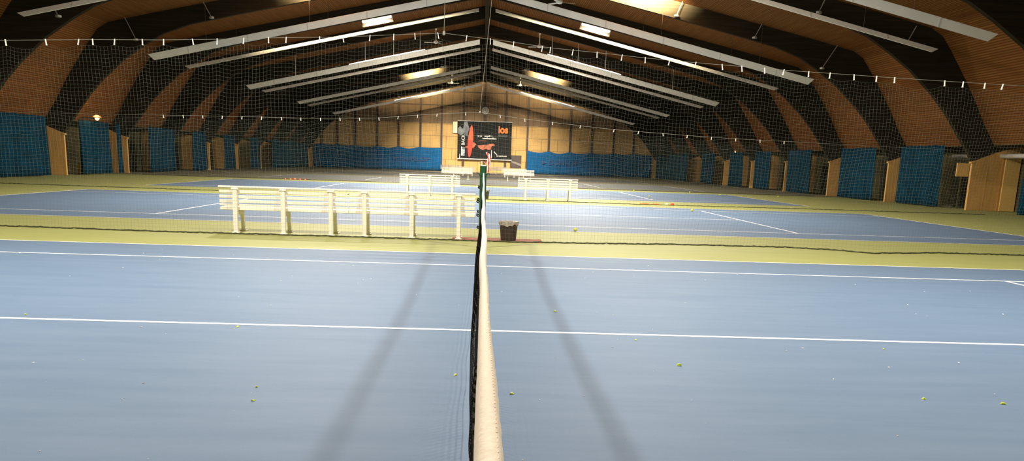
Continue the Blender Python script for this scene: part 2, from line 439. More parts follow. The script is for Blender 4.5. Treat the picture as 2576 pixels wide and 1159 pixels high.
# ------------------------------------------------------------------ lamps
def area(name, loc, sx, sy, power, parent, rot=(0,0,0), spread=PI):
    l = bpy.data.lights.new(name, 'AREA'); l.shape = 'RECTANGLE'; l.size = sx; l.size_y = sy; l.energy = power; l.color = WARMW
    l.spread = spread
    o = bpy.data.objects.new(name, l); C.objects.link(o); o.parent = parent; o.location = loc; o.rotation_euler = rot
    return o
WARMW = (1, .895, .745)
def fixture(x, y, z, length, power, label, tube=None, group='roof lamps', light=True, spread=PI, wing=False, aim=0.):
    s = 1 if x > 0 else -1
    root = empty('strip_light', (x, y, z), label, 'lamp', group)
    root.rotation_euler = (0, s*math.atan(.216), 0)
    L = length/2
    b = MB(); b.bevbox(-L-.03, L+.03, -.03, .03, .05, .10, .01); b
    b.build('housing', M['housing'], root)
    if wing: MB().bevbox(-L-.06, L+.06, .10, .11, -.17, .10, .002).build('added_shield', M['beam'], root)  # added to keep this lamp's light off the thin panel beyond
    for q, d in enumerate((-.045, .045)):
        t = MB(); t.tube([(-L, d, .02), (-L*.98, d, .02), (L*.98, d, .02), (L, d, .02)], [.018, .027, .027, .018], 10); t.build('lamp_tube', tube or M['tube'], root, smooth=True)
    if light:
        area('lamp_glow', (0, 0, -.03), min(length, .75), .10, power, root, rot=(aim, 0, 0), spread=spread)
    return root
def uplight(x, y, z, power, label):
    """open tray whose lamp shines up and back onto the next frame"""
    s = 1 if x > 0 else -1
    root = empty('uplight', (x, y, z), label, 'lamp', 'uplights in trays'); root.rotation_euler = (0, s*math.atan(.216), 0)
    b = MB(); b.box(-.9, .9, -.16, .16, -.05, -.03); b.box(-.9, .9, -.17, -.15, -.05, .06); b.box(-.9, .9, .15, .17, -.05, .022 if y < 60 else .0)  # added tray, its lips shaped to keep light off the panels
    b.build('tray', M['housing'], root)
    MB().tube([(-.8, 0, 0), (.8, 0, 0)], .018, 8).build('lamp_tube', M['tube_dim'], root, smooth=True)
    area('lamp_glow', (0, .05, .04), 1.5, .10, power, root, rot=(math.radians(114 if y > 60 else 104), 0, 0), spread=math.radians(66 if y > 60 else 88)).data.color = (1, .80, .46)
    return root
PW = 2.1
for s in (-1, 1):
    sd = 'left' if s < 0 else 'right'
    fixture(s*4.9, 8.0, 7.75, 1.2, (735 if s < 0 else 650)*PW, 'strip lamp above the nearest court, %s roof slope' % sd)
    fixture(s*4.9, 24.0, 7.95, 1.2, (880 if s < 0 else 690)*PW, 'strip lamp above the second court, %s roof slope' % sd)
    fixture(s*4.9, 31.0, 7.95, 1.2, (360 if s < 0 else 330)*PW, 'added unseen strip lamp between the second and third courts, %s roof slope' % sd)  # added out of view to brighten side walls and third court
    fixture(s*4.9, 50.8, 8.19, 1.2, 560*PW, 'added strip lamp hidden behind the thin panel past the bare lamp, %s slope' % sd, tube=M['tube_dim'])  # added behind the panel to brighten the far benches
    fixture(s*4.85, 41.5, 7.13, 1.27, 800*PW, 'bare bright strip lamp just below a reflector panel, %s roof slope' % sd, wing=True)
    fixture(s*5.2, 58.0, 7.33, 1.2, 620*PW, 'strip lamp hidden behind the bright-edged panel, %s roof slope' % sd)
    uplight(s*6.5, 38.0, 8.45, 3200*PW, 'uplight at the picture top brightening a dark frame, %s roof slope' % sd)
    uplight(s*5.4, 80.3, 7.95, 1000*PW, 'far uplight brightening a frame behind the fans, %s roof slope' % sd)
    fixture(s*5.4, 79.0, 7.86, 1.2, 420*PW, 'strip lamp above the last court, %s roof slope' % sd)
    fixture(s*4.9, 88.4, 7.28, 1.2, 340*PW, 'added strip lamp behind the last panel washing the gable, %s roof slope' % sd, tube=M['tube_dim'], aim=math.radians(38), spread=math.radians(96))  # added lamp, aimed to brighten the lower gable
    # glowing strips added for the lit top edges of two reflector panels
    for y, xa, xb, zz in ((56.46, 3.7, 8.3, .035), (87.80, 3.4, 8.6, .012)):
        xm = (xa+xb)/2
        root = empty('edge_glow', (s*xm, y, zt(xm)+zz), 'added glowing strip for the lit upper edge of the %s panel, %s slope' % ('middle' if y < 60 else 'farthest', sd), 'lamp', 'glowing strips on the panel edges')
        root.rotation_euler = (0, s*math.atan(.224), 0)
        L = (xb-xa)/2*1.024
        MB().tube([(-L,0,.03),(-L*.75,0,.03),(L*.75,0,.03),(L,0,.03)], [.012,.032,.032,.012], 8).build('lamp_tube', M['tube_dim'], root, smooth=True)
        MB().box(-L, L, -.03, .05, -.01, .005).build('tray', M['housing'], root)

# small warm lamps on the side walls
def wall_lamp(x, y, z, k, label):
    s = 1 if x > 0 else -1
    root = empty('wall_lamp', (x, y, z), label, 'lamp', 'small wall lamps')
    MB().box(*sorted((0, s*.75)), -.05, .05, -.03, .03).build('bracket', M['dark'], root)
    MB().lathe([(.20*k,.02),(.17*k,.10),(.05*k,.15),(.001,.15)], 16).build('shade', M['shade'], root, smooth=True)
    MB().lathe([(.001,-.10*k),(.07*k,-.07*k),(.10*k,0),(.07*k,.06*k),(.001,.08*k)], 16).build('bulb', M['bulb'], root, smooth=True)
    return root
wl = wall_lamp(-18.0, 43.1, 2.56, 1., 'small glowing warm lamp above a blue curtain on the left wall')
pl = bpy.data.lights.new('bulb_glow', 'POINT'); pl.energy = 22; pl.color = (1, .6, .28); pl.shadow_soft_size = .1
po = bpy.data.objects.new('bulb_glow', pl); C.objects.link(po); po.parent = wl; po.location = (.05, -.3, .25)
b = wall_lamp(18.1, 64.7, 2.45, .45, 'tiny lamp glinting above a blue curtain on the right wall')

# ------------------------------------------------------------------ ceiling fans
def fan(loc, rz, label):
    root = empty('ceiling_fan', loc, label, 'fan', 'white ceiling fans'); root.rotation_euler = (0, 0, rz)
    h = roof_z(loc[0])-loc[2]-.02
    MB().tube([(0,0,.08),(0,0,h)], .028, 8).build('downrod', M['fan'], root)
    MB().lathe([(.03,h-.18),(.07,h-.12),(.10,h)], 16).build('canopy', M['fan'], root, smooth=True)
    MB().lathe([(.02,-.09),(.11,-.07),(.16,-.01),(.15,.06),(.06,.12),(.03,.2)], 20).build('motor', M['fan'], root, smooth=True)
    for k in range(3):
        T = Matrix.Rotation(k*2*PI/3, 4, 'Z') @ Matrix.Rotation(.16, 4, 'X')
        bl = MB(); bl.box(.10, .20, -.02, .02, -.035, -.02, 0, T)
        pts = [(.18,-.05),(.30,-.075),(.70,-.065),(.74,-.03),(.74,.03),(.70,.065),(.30,.075),(.18,.05)]
        bl.add([T @ Vector((x, y, -.03)) for x, y in pts]+[T @ Vector((x, y, -.018)) for x, y in pts],
               [tuple(reversed(range(8))), tuple(range(8, 16))]+[(i, (i+1)%8, (i+1)%8+8, i+8) for i in range(8)])
        bl.build('blade', M['fan'], root)
    return root
FANS = [(3.3,43,8.44,.15,'white three-bladed ceiling fan at the picture top right of the ridge'),
 (-3.2,59,8.44,1.05,'white ceiling fan left of the ridge, first of three going back'),(3.37,59,8.42,.75,'white ceiling fan right of the ridge, behind the net cable'),
 (-3.28,74.5,8.48,0.08,'white ceiling fan left of the ridge, second of three going back'),(3.37,74.5,8.48,.1,'white ceiling fan right of the ridge, beside the glowing frame'),
 (-3.26,89.6,8.5,0.02,'white ceiling fan left of the ridge nearest the far gable'),(3.4,89.6,8.5,.05,'white ceiling fan right of the ridge nearest the far gable')]
for x, y, z, rz, lb in FANS: fan((x, y, z), rz, lb)

# brace rods standing off the frame faces
ROD = [(-12.17,7.54,-11.78,6.83,40.45),(-15.48,6.74,-15.03,5.82,40.45),(8.49,8.33,8.22,7.66,40.45),(12.04,7.53,11.73,6.89,40.45),(15.47,6.74,14.86,5.72,40.45),
       (15.57,6.51,15.31,5.96,33.4),(12.11,7.26,11.94,6.85,33.4),(19.0,6.0,18.8,5.6,26.4),(-15.22,6.02,-15.06,5.7,33.4)]
RLAB = ['second from the left picture edge, on the frame above the divider net','on the left frame just above the net cable','beside the glowing patch of frame at the top right',
        'halfway down the right slope','low on the right frame just above the net cable','between two reflector panels at the right','short one at the top edge on the right','at the top right corner of the picture','by the nearest left reflector panel end']
for (x0,z0,x1,z1,y), lb in list(zip(ROD, RLAB)):
    if abs(x0) > 18: continue
    root = empty('brace_rod', (x1, y, z1), 'thin grey rod, '+lb, 'rod', 'rods on the frame faces')
    d = Vector((x0-x1, .0, z0-z1)); d = d*1.0
    MB().tube([(0,0,0), d], .02, 6).build('rod', M['grey_metal'], root)
    MB().lathe([(.05,-.06),(.11,-.05),(.11,.02),(.03,.05)], 10).build('end_cap', M['grey_metal'], root)
    MB().box(-.02, .02, 0, .26, -.02, .02).build('stud', M['grey_metal'], root)

# ------------------------------------------------------------------ blue curtains along the sides
def curtain(x, ya, yb, z1, seed, label, name='curtain'):
    r = random.Random(seed); b = MB()
    n = max(12, int(abs(yb-ya)/.12)); rows = 7
    ph = [r.uniform(0, 6.28) for _ in range(4)]
    def off(t, v):
        y = t*abs(yb-ya)
        return (.10*math.sin(y*5.2+ph[0])+.07*math.sin(y*9.1+ph[1]+v)+.05*math.sin(y*2.3+ph[2]))*(.5+.5*v)
    vs = []; fs = []
    for side in (0, .012):
        for i in range(n+1):
            t = i/n
            for j in range(rows+1):
                v = j/rows
                lean = .06*math.sin(ph[3])*v
                vs.append((x+off(t, v)+side, ya+(yb-ya)*t+lean*(t-.5)*4, z1-(z1-.03)*v-(.03*abs(math.sin(t*n*.18*PI)) if j == 0 else 0)))
    m = (n+1)*(rows+1); k = rows+1
    for q in (0, m):
        for i in range(n):
            for j in range(rows): fs.append((q+i*k+j, q+(i+1)*k+j, q+(i+1)*k+j+1, q+i*k+j+1))
    for i in range(n): fs += [(i*k, m+i*k, m+(i+1)*k, (i+1)*k), (i*k+rows, (i+1)*k+rows, m+(i+1)*k+rows, m+i*k+rows)]
    for j in range(rows): fs += [(j, j+1, m+j+1, m+j), (n*k+j, m+n*k+j, m+n*k+j+1, n*k+j+1)]
    b.add(vs, fs); o = b.build(name, M['curtain'], smooth=True)
    return tag(o, label, 'curtain', 'blue side curtains')
RC = [(26.5,29.85,'at the right picture edge'),(35.5,39.4,'nearest full one on the right, beside the notice board'),(41.8,46.0,'second full one from the right edge, with a dark fold in its middle'),
      (50.0,54.0,'third full one from the right edge'),(57.0,60.4,'narrow, third from the far end on the right'),(63.4,67.0,'below the tiny lamp on the right wall'),(71.2,75.0,'narrow, second from the far end on the right'),(80.4,95.6,'wide, on the right at the far corner')]
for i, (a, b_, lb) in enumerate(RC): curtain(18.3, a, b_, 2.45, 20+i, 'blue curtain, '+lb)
LC = [(34.2,38.6,'at the left picture edge'),(41.6,44.9,'below the glowing lamp on the left wall'),(46.0,46.5,'thin strip beside the curtain with the lamp'),(50.3,54.2,'third full one from the left edge, flared at the foot'),
      (57.8,60.8,'fourth full one from the left edge'),(64.4,67.4,'narrow, third from the far end on the left'),(71.9,75.0,'narrow, second from the far end on the left'),(79.0,94.5,'paler wide one, on the left at the far corner')]
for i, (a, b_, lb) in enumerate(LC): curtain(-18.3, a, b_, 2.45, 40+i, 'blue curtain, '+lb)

# backdrop curtains on the far gable, hung from hooks on the posts
def backdrop(xa, xb, label, dips, letters):
    b = MB(); n = int((xb-xa)/.14); rows = 6; vs = []; fs = []
    def top(x):
        ps = sorted(PX, key=lambda p: abs(p-x)); d = min(abs(ps[0]-x)/1.15, 1)
        dip = interp(x, dips); return 2.42-dip*math.sin(d*PI/2)**1.3
    for side in (0, .015):
        for i in range(n+1):
            x = xa+(xb-xa)*i/n
            for j in range(rows+1):
                v = j/rows; z = top(x)*(1-v)+.05*v
                vs.append((x, Y1-.34+.03*math.sin(x*3.1)*(.4+v)+.02*math.sin(x*7.7+1)+side, z))
    m = (n+1)*(rows+1); k = rows+1
    for q in (0, m):
        for i in range(n):
            for j in range(rows): fs.append((q+i*k+j, q+(i+1)*k+j, q+(i+1)*k+j+1, q+i*k+j+1))
    for i in range(n): fs += [(i*k, m+i*k, m+(i+1)*k, (i+1)*k), (i*k+rows, (i+1)*k+rows, m+(i+1)*k+rows, m+i*k+rows)]
    for j in range(rows): fs += [(j, j+1, m+j+1, m+j), (n*k+j, m+n*k+j, m+n*k+j+1, n*k+j+1)]
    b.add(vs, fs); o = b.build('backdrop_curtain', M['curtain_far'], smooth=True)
    tag(o, label, 'curtain', 'backdrop curtains on the far gable')
    tb = MB(); x0, x1, z0, z1 = letters
    fit_text(tb, 'DUNLOP', x0+.75, x1, z0, z1, Y1-.42, bold=.03)
    tb.add([(x0, Y1-.42, z0), (x0+.55, Y1-.42, (z0+z1)/2), (x0, Y1-.42, z1)], [(0,1,2)])
    l = tb.build('lettering', M['letter_navy'], o, fix=False); l['label'] = 'dark faded lettering on blue curtain'
    return o
backdrop(-18.0, -4.45, 'blue backdrop curtain left of the black banner on the far gable', [(-18,.05),(-14,.08),(-11,.16),(-8,.2),(-6.7,.04),(-4,.02)], (-9.6, -5.75, .97, 1.42))
backdrop(4.65, 18.0, 'blue backdrop curtain right of the black banner on the far gable', [(4,.05),(7,.22),(9,.18),(11,.1),(18,.05)], (6.2, 10.15, 1.0, 1.52))

# ------------------------------------------------------------------ banner on the far gable
BX0, BX1, BZ0, BZ1 = -2.80, 2.92, 1.43, 5.26
by = Y1-.30
ban = empty('banner', (0, 0, 0), 'large black advertising banner with red sole and orange logo on the far gable', 'banner')
MB().box(BX0, BX1, by, by+.06, BZ0, BZ1).build('board', M['black_board'], ban)
MB().box(BX0-.03, BX1+.06, by-.03, by+.07, BZ0-.09, BZ0-.01).build('bottom_rail', M['print_white'], ban)
MB().box(BX0-.03, BX1+.03, by-.02, by+.07, BZ1, BZ1+.05).build('top_rail', M['housing'], ban)
U = lambda u: BX0+u*(BX1-BX0)
V = lambda v: BZ0+v*(BZ1-BZ0)
yp = by-.012
t = MB(); fit_text(t, 'FEET', U(.070), U(.135), V(.075), V(.315), yp, True, .045); fit_text(t, 'BACK', U(.072), U(.133), V(.36), V(.645), yp, True)
t.build('lettering', M['print_white'], ban, fix=False)
t = MB(); fit_text(t, 'simple', U(.110), U(.147), V(.71), V(.89), yp, True, .02); t.build('lettering', M['print_white'], ban, fix=False)
t = MB(); fit_text(t, 'ios', U(.752), U(.930), V(.70), V(.895), yp, False, .04); lo = t.build('logo', M['print_orange'], ban, fix=False); lo['label'] = 'orange logo'
t = MB(); fit_text(t, 'ios-sport.com', U(.730), U(.918), V(.062), V(.112), yp, False, .03); t.build('lettering', M['print_white'], ban, fix=False)
def blocks(u0, u1, v0, v1, k, seed, m):
    """illegible fine print: letter-sized dashes in word groups"""
    r = random.Random(seed); b = MB(); u = u0
    while u < u1:
        wd = (v1-v0)*.30*r.uniform(.6, 1.2)
        if r.random() > .13:
            h = r.choice((.68, .68, 1.0))
            b.add([(U(u), yp, V(v0)), (U(u+wd), yp, V(v0)), (U(u+wd), yp, V(v0+(v1-v0)*h)), (U(u), yp, V(v0+(v1-v0)*h))], [(0,1,2,3)])
        u += wd*1.35
    b.build('fine_print', m, ban, fix=False)
blocks(.370, .632, .600, .640, 1, 1, M['print_white']); blocks(.462, .708, .535, .578, 1, 2, M['print_white'])
blocks(.393, .535, .478, .498, 1, 3, M['print_flesh']); blocks(.755, .93, .655, .668, 1, 4, M['print_grey']); blocks(.755, .93, .625, .645, 1, 5, M['print_grey'])
def shape(name, pts, m, d=0):
    b = MB(); b.add([(U(u), yp-d, V(v)) for u, v in pts], [tuple(range(len(pts)))]); return b.build(name, m, ban, fix=False)
def sole(v0, v1):
    L = []; Rr = []
    for i in range(13):
        v = v0+(v1-v0)*i/12; q = (v-.03)/(.90-.03)
        c = .221+.036*q; wdt = .052*math.sin(PI*min(1, max(0, q**.8)))**.55*(0.78+.3*q)
        L.append((c-wdt, v)); Rr.append((c+wdt, v))
    return L+Rr[::-1]
shape('sole_picture', sole(.031, .50), M['print_red'], .004); shape('sole_picture', sole(.50, .899), M['print_vermilion'], .004)
shape('grey_swirl', [(.0,.66),(.0,.80),(.04,.86),(.10,.78),(.115,.98),(.17,.995),(.185,.93),(.215,.80),(.19,.70),(.18,.58),(.12,.67),(.06,.62)], M['print_grey'], .001)
shape('muscle_picture', [(.27,.30),(.275,.44),(.31,.435),(.355,.385),(.33,.36),(.30,.28)], M['print_flesh'], .002)
shape('muscle_picture', [(.375,.36),(.46,.375),(.56,.385),(.60,.41),(.66,.42),(.69,.385),(.685,.355),(.635,.36),(.62,.26),(.58,.245),(.54,.275),(.46,.24),(.42,.27),(.385,.31)], M['print_flesh'], .002)
shape('muscle_picture', [(.14,.31),(.20,.34),(.20,.29),(.15,.28)], M['print_flesh'], .002)
shape('white_stroke', [(.626,.02),(.638,.02),(.640,.24),(.630,.25)], M['print_white'], .002)
shape('white_stroke', [(.675,.20),(.70,.15),(.74,.115),(.74,.135),(.71,.165),(.685,.215)], M['print_white'], .002)
shape('white_stroke', [(.038,.0),(.050,.0),(.050,.11),(.040,.115)], M['print_white'], .002)

# other things on the far gable
ck = empty('wall_clock', (.06, Y1-.16, 6.40), 'round pale wall clock above the black banner', 'clock')
T = Matrix.Rotation(PI/2, 4, 'X')
MB().lathe([(.36,-.02),(.38,.02),(.36,.07),(.31,.075),(.31,.05)], 32, T=T).build('case', M['housing'], ck, smooth=False)
MB().lathe([(.33,.03),(.33,.052)], 32, T=T).build('dial', M['dial'], ck)
b = MB()
for k in range(12):
    A = Matrix.Rotation(k*PI/6, 4, 'Y'); b.box(-.018, .018, -.058, -.054, .23, .29, 0, A)
b.build('hour_marks', M['dark'], ck)
MB().box(-.02, .02, -.066, -.060, -.04, .22, 0, Matrix.Rotation(math.radians(-8), 4, 'Y')).build('hour_hand', M['dark'], ck)
MB().box(-.014, .014, -.074, -.068, -.04, .25, 0, Matrix.Rotation(math.radians(140), 4, 'Y')).build('minute_hand', M['dark'], ck)
root = empty('poster', (3.45, Y1-.04, 1.25), 'dark brown poster with a grey diagonal band right of the banner', 'poster')
MB().box(-.60, .60, -.03, .02, -.66, .66).build('sheet', M['poster'], root)
MB().add([(-.6,-.036,.12),(.6,-.036,-.22),(.6,-.036,-.48),(-.6,-.036,-.02)], [(0,1,2,3)]).build('grey_band', M['poster_grey'], root)
root = empty('air_heater', (-3.08, Y1-.02, 4.58), 'cream wall-mounted box beside the upper left corner of the banner', 'heater')
MB().bevbox(-.24, .24, -.24, 0, -.60, .60, .03).build('casing', M['cream'], root)
MB().box(-.18, .18, -.248, -.24, -.52, -.42).build('grille', M['housing'], root)

# ------------------------------------------------------------------ divider nets between the courts
def strand(b, pts, r):
    """three-sided twine along a polyline"""
    b.tube(pts, r, 3, 0, False)
def divider(y, x0, x1, cable, hemtab, cell, r, label, clips, clip_h, cable_r, seed, rope=None, fold=.05):
    rnd = random.Random(seed)
    root = empty('divider_net', (0, 0, 0), label, 'divider net', 'divider nets between the courts')
    ztop = lambda x: interp(x, cable)
    cs = sorted(clips)
    def sag(x):
        if not cs or x <= cs[0] or x >= cs[-1]: return 0
        for a, c in zip(cs, cs[1:]):
            if a <= x <= c: t = (x-a)/(c-a); return 4*t*(1-t)*min(.085, .11*(c-a))
        return 0
    P1, P2, P3 = [rnd.uniform(0, 6) for _ in range(3)]
    zmid = 2.8 if y < 20 else 2.4
    rows = int((zmid-clip_h)/cell)
    def S(x, v):
        yt = y; yb = interp(x, hemtab); zb = .02
        zt_ = ztop(x)-clip_h-sag(x)*(1-v)
        f = math.sin(PI*min(1, v*1.02))
        yy = yt+(yb-yt)*v**1.5+fold*f*(math.sin(x*2.2+P1+1.3*v)+.6*math.sin(x*4.7+P2-2*v))
        zz = zt_+(zb-zt_)*v+f*(.028*math.sin(x*2.9+P3)+.018*math.sin(x*6.1+P1+v*3))
        xx = x+f*(.03*math.sin(v*5+x*1.1)+.012*math.sin(v*11+x*3))
        return (xx, yy, zz)
    b = MB(); nx = int((x1-x0)/cell)
    for i in range(nx+1):
        x = x0+i*cell; strand(b, [S(x, j/13) for j in range(14)], r)
    for j in range(rows+1):
        v = j/rows; ns = int((x1-x0)/(cell*2))
        strand(b, [S(x0+(x1-x0)*k/ns, v) for k in range(ns+1)], r)
    b.build('netting', M['mesh'], root, fix=False)
    xs = [x0+(x1-x0)*k/160 for k in range(161)]
    MB().tube([(x, y, ztop(x)) for x in xs], cable_r, 6).build('cable', M['rope'], root)
    hb = MB()
    hb.tube([(x, interp(x, hemtab)+.012*math.sin(x*9), .012+.003*math.sin(x*23)+.003*math.sin(x*61)+.002*math.sin(x*7)) for x in [x0+(x1-x0)*k/420 for k in range(421)]], [.009+.004*abs(math.sin(k*1.7)) for k in range(421)], 6)
    hb.build('hem_rope', M['hem'], root)
    s0 = None
    for x in cs:
        z = ztop(x)
        if s0 is None:
            sb = MB(); w = .005 if y < 20 else .008
            sb.box(-w, w, -.012, .012, -clip_h, .012); sb.box(-w*1.25, w*1.25, -.014, .014, -clip_h-.01, -clip_h+.008)
            s0 = sb.build('strap', M['strap'], root); s0.location = (x, y, z); o = s0
        else: o = dup(s0, (x, y, z), parent=root)
        o.rotation_euler = (0, rnd.uniform(-.22, .22), 0)
    if rope:
        (xa, za), (xb, zb) = rope
        MB().tube([(xa, y, za), (xb, y, zb)], .004 if y < 20 else .006, 6).build('hoist_rope', M['rope'], root)
        MB().lathe([(.01,-.03),(.02,-.02),(.02,.02),(.01,.03)], 10, c=(xa, y, za)).build('pulley', M['grey_metal'], root)
    return root
CAB1 = [(-16.5,2.40),(-9.5,2.62),(-7.11,2.71),(-6.45,2.74),(-5.77,2.77),(-4.81,2.80),(-3.97,2.84),(-3.18,2.89),(-2.12,2.94),(-1.37,3.0),(-.63,3.05),(-.29,3.02),(.07,2.99),(.41,2.96),(.96,2.90),(1.66,2.86),(2.39,2.81),(3.16,2.77),(3.86,2.74),(4.51,2.71),(5.22,2.69),(6.22,2.66),(7.0,2.64),(7.91,2.62),(8.9,2.60),(16.5,2.45)]
HEM1 = [(-16,13.9),(-7.46,13.92),(-6.2,13.85),(-4.93,13.76),(-3.77,13.80),(-1.94,13.84),(-.07,13.80),(.56,13.80),(1.84,13.98),(3.19,14.25),(5.0,14.34),(5.7,14.1),(6.16,13.72),(6.7,13.9),(7.39,14.15),(8.93,14.2),(16,14.1)]
CL1 = [-7.03,-6.45,-5.97,-5.77,-5.45,-5.05,-4.74,-4.32,-3.96,-3.57,-3.21,-2.95,-2.46,-2.12,-1.72,-1.37,-1.06,-.72,-.29,.06,.41,.84,.96,1.3,1.66,2.04,2.39,2.76,3.16,3.56,3.86,4.21,4.51,4.89,5.22,5.59,5.94,6.22,7.0,7.29,7.63,7.91]
CL1 = [-10.2,-9.6,-9.0,-8.4,-7.7]+CL1+[8.4,8.9,9.5,10.1,10.7]
divider(13.85, -10.8, 11.2, CAB1, HEM1, .054, .0007, 'grey mesh divider net hanging behind the nearest court', CL1, .065, .0032, 3, ((-.63,3.05),(-.50,9.9)))
CAB2 = [(-17,2.2),(-9.83,2.31),(-8.83,2.33),(-7.37,2.35),(-5.5,2.37),(-3.42,2.45),(-1.88,2.61),(-.78,2.70),(-.15,2.74),(1.29,2.58),(3.28,2.42),(4.2,2.35),(5.78,2.28),(7.01,2.23),(8.32,2.19),(17,2.05)]
HEM2 = [(-17,29.7),(-10,29.3),(-5,29.3),(-.7,29.1),(1.5,29.15),(2.43,29.2),(4.96,29.0),(8,29.3),(10.48,29.6),(17,29.7)]
CL2 = [-10.2+.62*k for k in range(15)]+[-.6,.5,1.3,2.2,3.1,4.2,5.0,5.8,6.6,7.4,8.2,9.0,9.8]
divider(29.4, -17.0, 17.0, CAB2, HEM2, .060, .0005, 'mesh divider net hanging behind the second court', CL2, .07, .0045, 4, ((-.15,2.74),(.40,9.3)))
CAB3 = [(-17,2.15),(0,2.45),(17,2.1)]
HEM3 = [(-17,45.6),(17,45.6)]
divider(45.7, -17.0, 17.0, CAB3, HEM3, .09, .0006, 'mesh divider net hanging behind the third court', [], .07, .004, 5)

# ------------------------------------------------------------------ tennis net of the nearest court
tn = empty('tennis_net', (0, 6.4, 0), 'black tennis net with white headband on green posts, seen end-on', 'tennis net')
ztape = lambda y: .914+.146*((y-6.4)/6.4)**2
XC = lambda y: .0118+.0028*math.sin(y*1.9+.6)*min(1, y/3)+.0009*math.sin(y*4.3)
b = MB(); vs = []; fs = []; n = 420
ring = [(-.0092,-.060),(-.0095,-.030),(-.0092,-.010),(-.006,-.001),(0,.0015),(.006,-.001),(.0092,-.010),(.0095,-.030),(.0092,-.060)]
rr = random.Random(5)
for i in range(n+1):
    y = .02+12.72*(i/n)**1.4; c = XC(y); z = ztape(y)
    for k, (dx, dz) in enumerate(ring):
        j = rr.uniform(-.0004, .0004) if k in (0,1,2,6,7,8) else 0
        wv = .0006*math.sin(y*7+k*.3)
        vs.append((c+dx*(1.0+.12*math.sin(y*2.2+1))+j+(wv if abs(dx) > .008 else 0), y-6.4, z+dz+rr.uniform(-.0002,.0002)))
k = len(ring)
for i in range(n):
    for j in range(k-1): fs.append((i*k+j, (i+1)*k+j, (i+1)*k+j+1, i*k+j+1))
    fs.append((i*k+k-1, (i+1)*k+k-1, (i+1)*k, i*k))
fs += [tuple(range(k)), tuple(range(n*k, n*k+k))]
b.add(vs, fs); b.build('headband', M['tape'], tn, smooth=True)
b = MB()
for i in range(420):   # stitch line along the right shoulder of the headband
    y = .3+i*.013
    b.box(XC(y)+.0048, XC(y)+.0060, y-6.4, y-6.4+.006, ztape(y)-.0030, ztape(y)-.0004)
b.build('stitching', M['stitch'], tn, fix=False)
def NX(y, z):
    d = (ztape(y)-z)
    g = 1/(1+math.exp(-(y-3.35)*9)); g *= math.exp(-max(0, y-6)*.28)
    return XC(y)-.0035-.004*(1-g)-g*.034*math.sin(min(PI/2, d*3.4))-.010*d-.004*math.sin(y*6+z*9)
b = MB(); r = .0018
y = .06
while y < 12.72:
    strand(b, [(NX(y, ztape(y)-.045-(ztape(y)-.10)*t/11), y-6.4, ztape(y)-.045-(ztape(y)-.10)*t/11) for t in range(12)], r); y += .045
for j in range(21):
    strand(b, [(NX(q, 0), q-6.4, 0) if False else (NX(q, (ztape(q)-.05)*(1-j/20)+.05*(j/20)), q-6.4, (ztape(q)-.05)*(1-j/20)+.05*(j/20)) for q in [.06+12.64*k/230 for k in range(231)]], r)
b.build('netting', M['black_net'], tn, fix=False)
def post(y, z):
    p = empty('post', (.004, y-6.4, 0)); p.parent = tn
    MB().lathe([(.075,0),(.075,.012),(.047,.016),(.046,z-.02),(.046,z)], 20).build('post_tube', M['post'], p, smooth=False)
    MB().lathe([(.046,z),(.048,z+.004),(.044,z+.016),(.001,z+.018)], 20).build('post_cap', M['cap'], p)
    MB().lathe([(.047,z-.14),(.056,z-.135),(.056,z-.10),(.047,z-.095)], 20).build('collar', M['post'], p)
    MB().tube([(.045,0,z-.105),(.085,-.01,z-.10),(.085,-.01,z-.125)], .007, 6).build('hook', M['dark'], p)
    MB().tube([(-.045,0,z-.105),(-.08,-.01,z-.10),(-.092,-.01,z-.082)], .006, 6).build('hook', M['dark'], p)
post(12.81, 1.152); post(-.06, 1.12)
b = MB()
for z, e in ((.30, .03), (.47, .045), (.52, .03), (.66, .05), (.69, .03), (.86, .02)):
    b.tube([(-.040, 12.72-6.4, z), (-.045-e*.6, 12.70-6.4, z+.018), (-.045-e*.7, 12.69-6.4, z+.004), (-.05-e*.3, 12.70-6.4, z-.012), (-.042, 12.70-6.4, z-.02)], .009, 5)
b.build('lacing', M['black_net'], tn)
rb = MB()   # red and white tape knotted on the post top
def ribbon(mb, pts, w, seed):
    r2 = random.Random(seed); vs = []; fs = []
    for i, (x, y, z) in enumerate(pts):
        a = r2.uniform(-.6, .6); wd = w*r2.uniform(.6, 1.15)
        vs += [(x-math.cos(a)*wd, y+math.sin(a)*wd*.6, z+r2.uniform(-.01,.01)), (x+math.cos(a)*wd, y-math.sin(a)*wd*.6, z+r2.uniform(-.01,.01))]
    L = len(vs); vs += [(x, y+.004, z) for x, y, z in vs]
    for i in range(len(pts)-1):
        fs += [(2*i,2*i+1,2*i+3,2*i+2), (L+2*i,L+2*i+2,L+2*i+3,L+2*i+1), (2*i,2*i+2,L+2*i+2,L+2*i), (2*i+1,L+2*i+1,L+2*i+3,2*i+3)]
    mb.add(vs, fs)
ribbon(rb, [(.045,12.79,1.345),(.065,12.78,1.325),(.082,12.77,1.29),(.075,12.76,1.24),(.085,12.76,1.19),(.070,12.755,1.14),(.072,12.755,1.10),(.064,12.76,1.07)], .024, 7)
ribbon(rb, [(.055,12.78,1.20),(.02,12.79,1.20),(-.01,12.79,1.225),(-.03,12.79,1.21),(-.045,12.78,1.19),(-.04,12.77,1.172)], .012, 9)
ribbon(rb, [(.03,12.80,1.172),(.05,12.79,1.19),(.07,12.78,1.22),(.06,12.78,1.25)], .014, 3)
tag(rb.build('barrier_tape', M['ribbon']), 'crumpled red and white plastic tape knotted to the top of the far net post', 'tape')

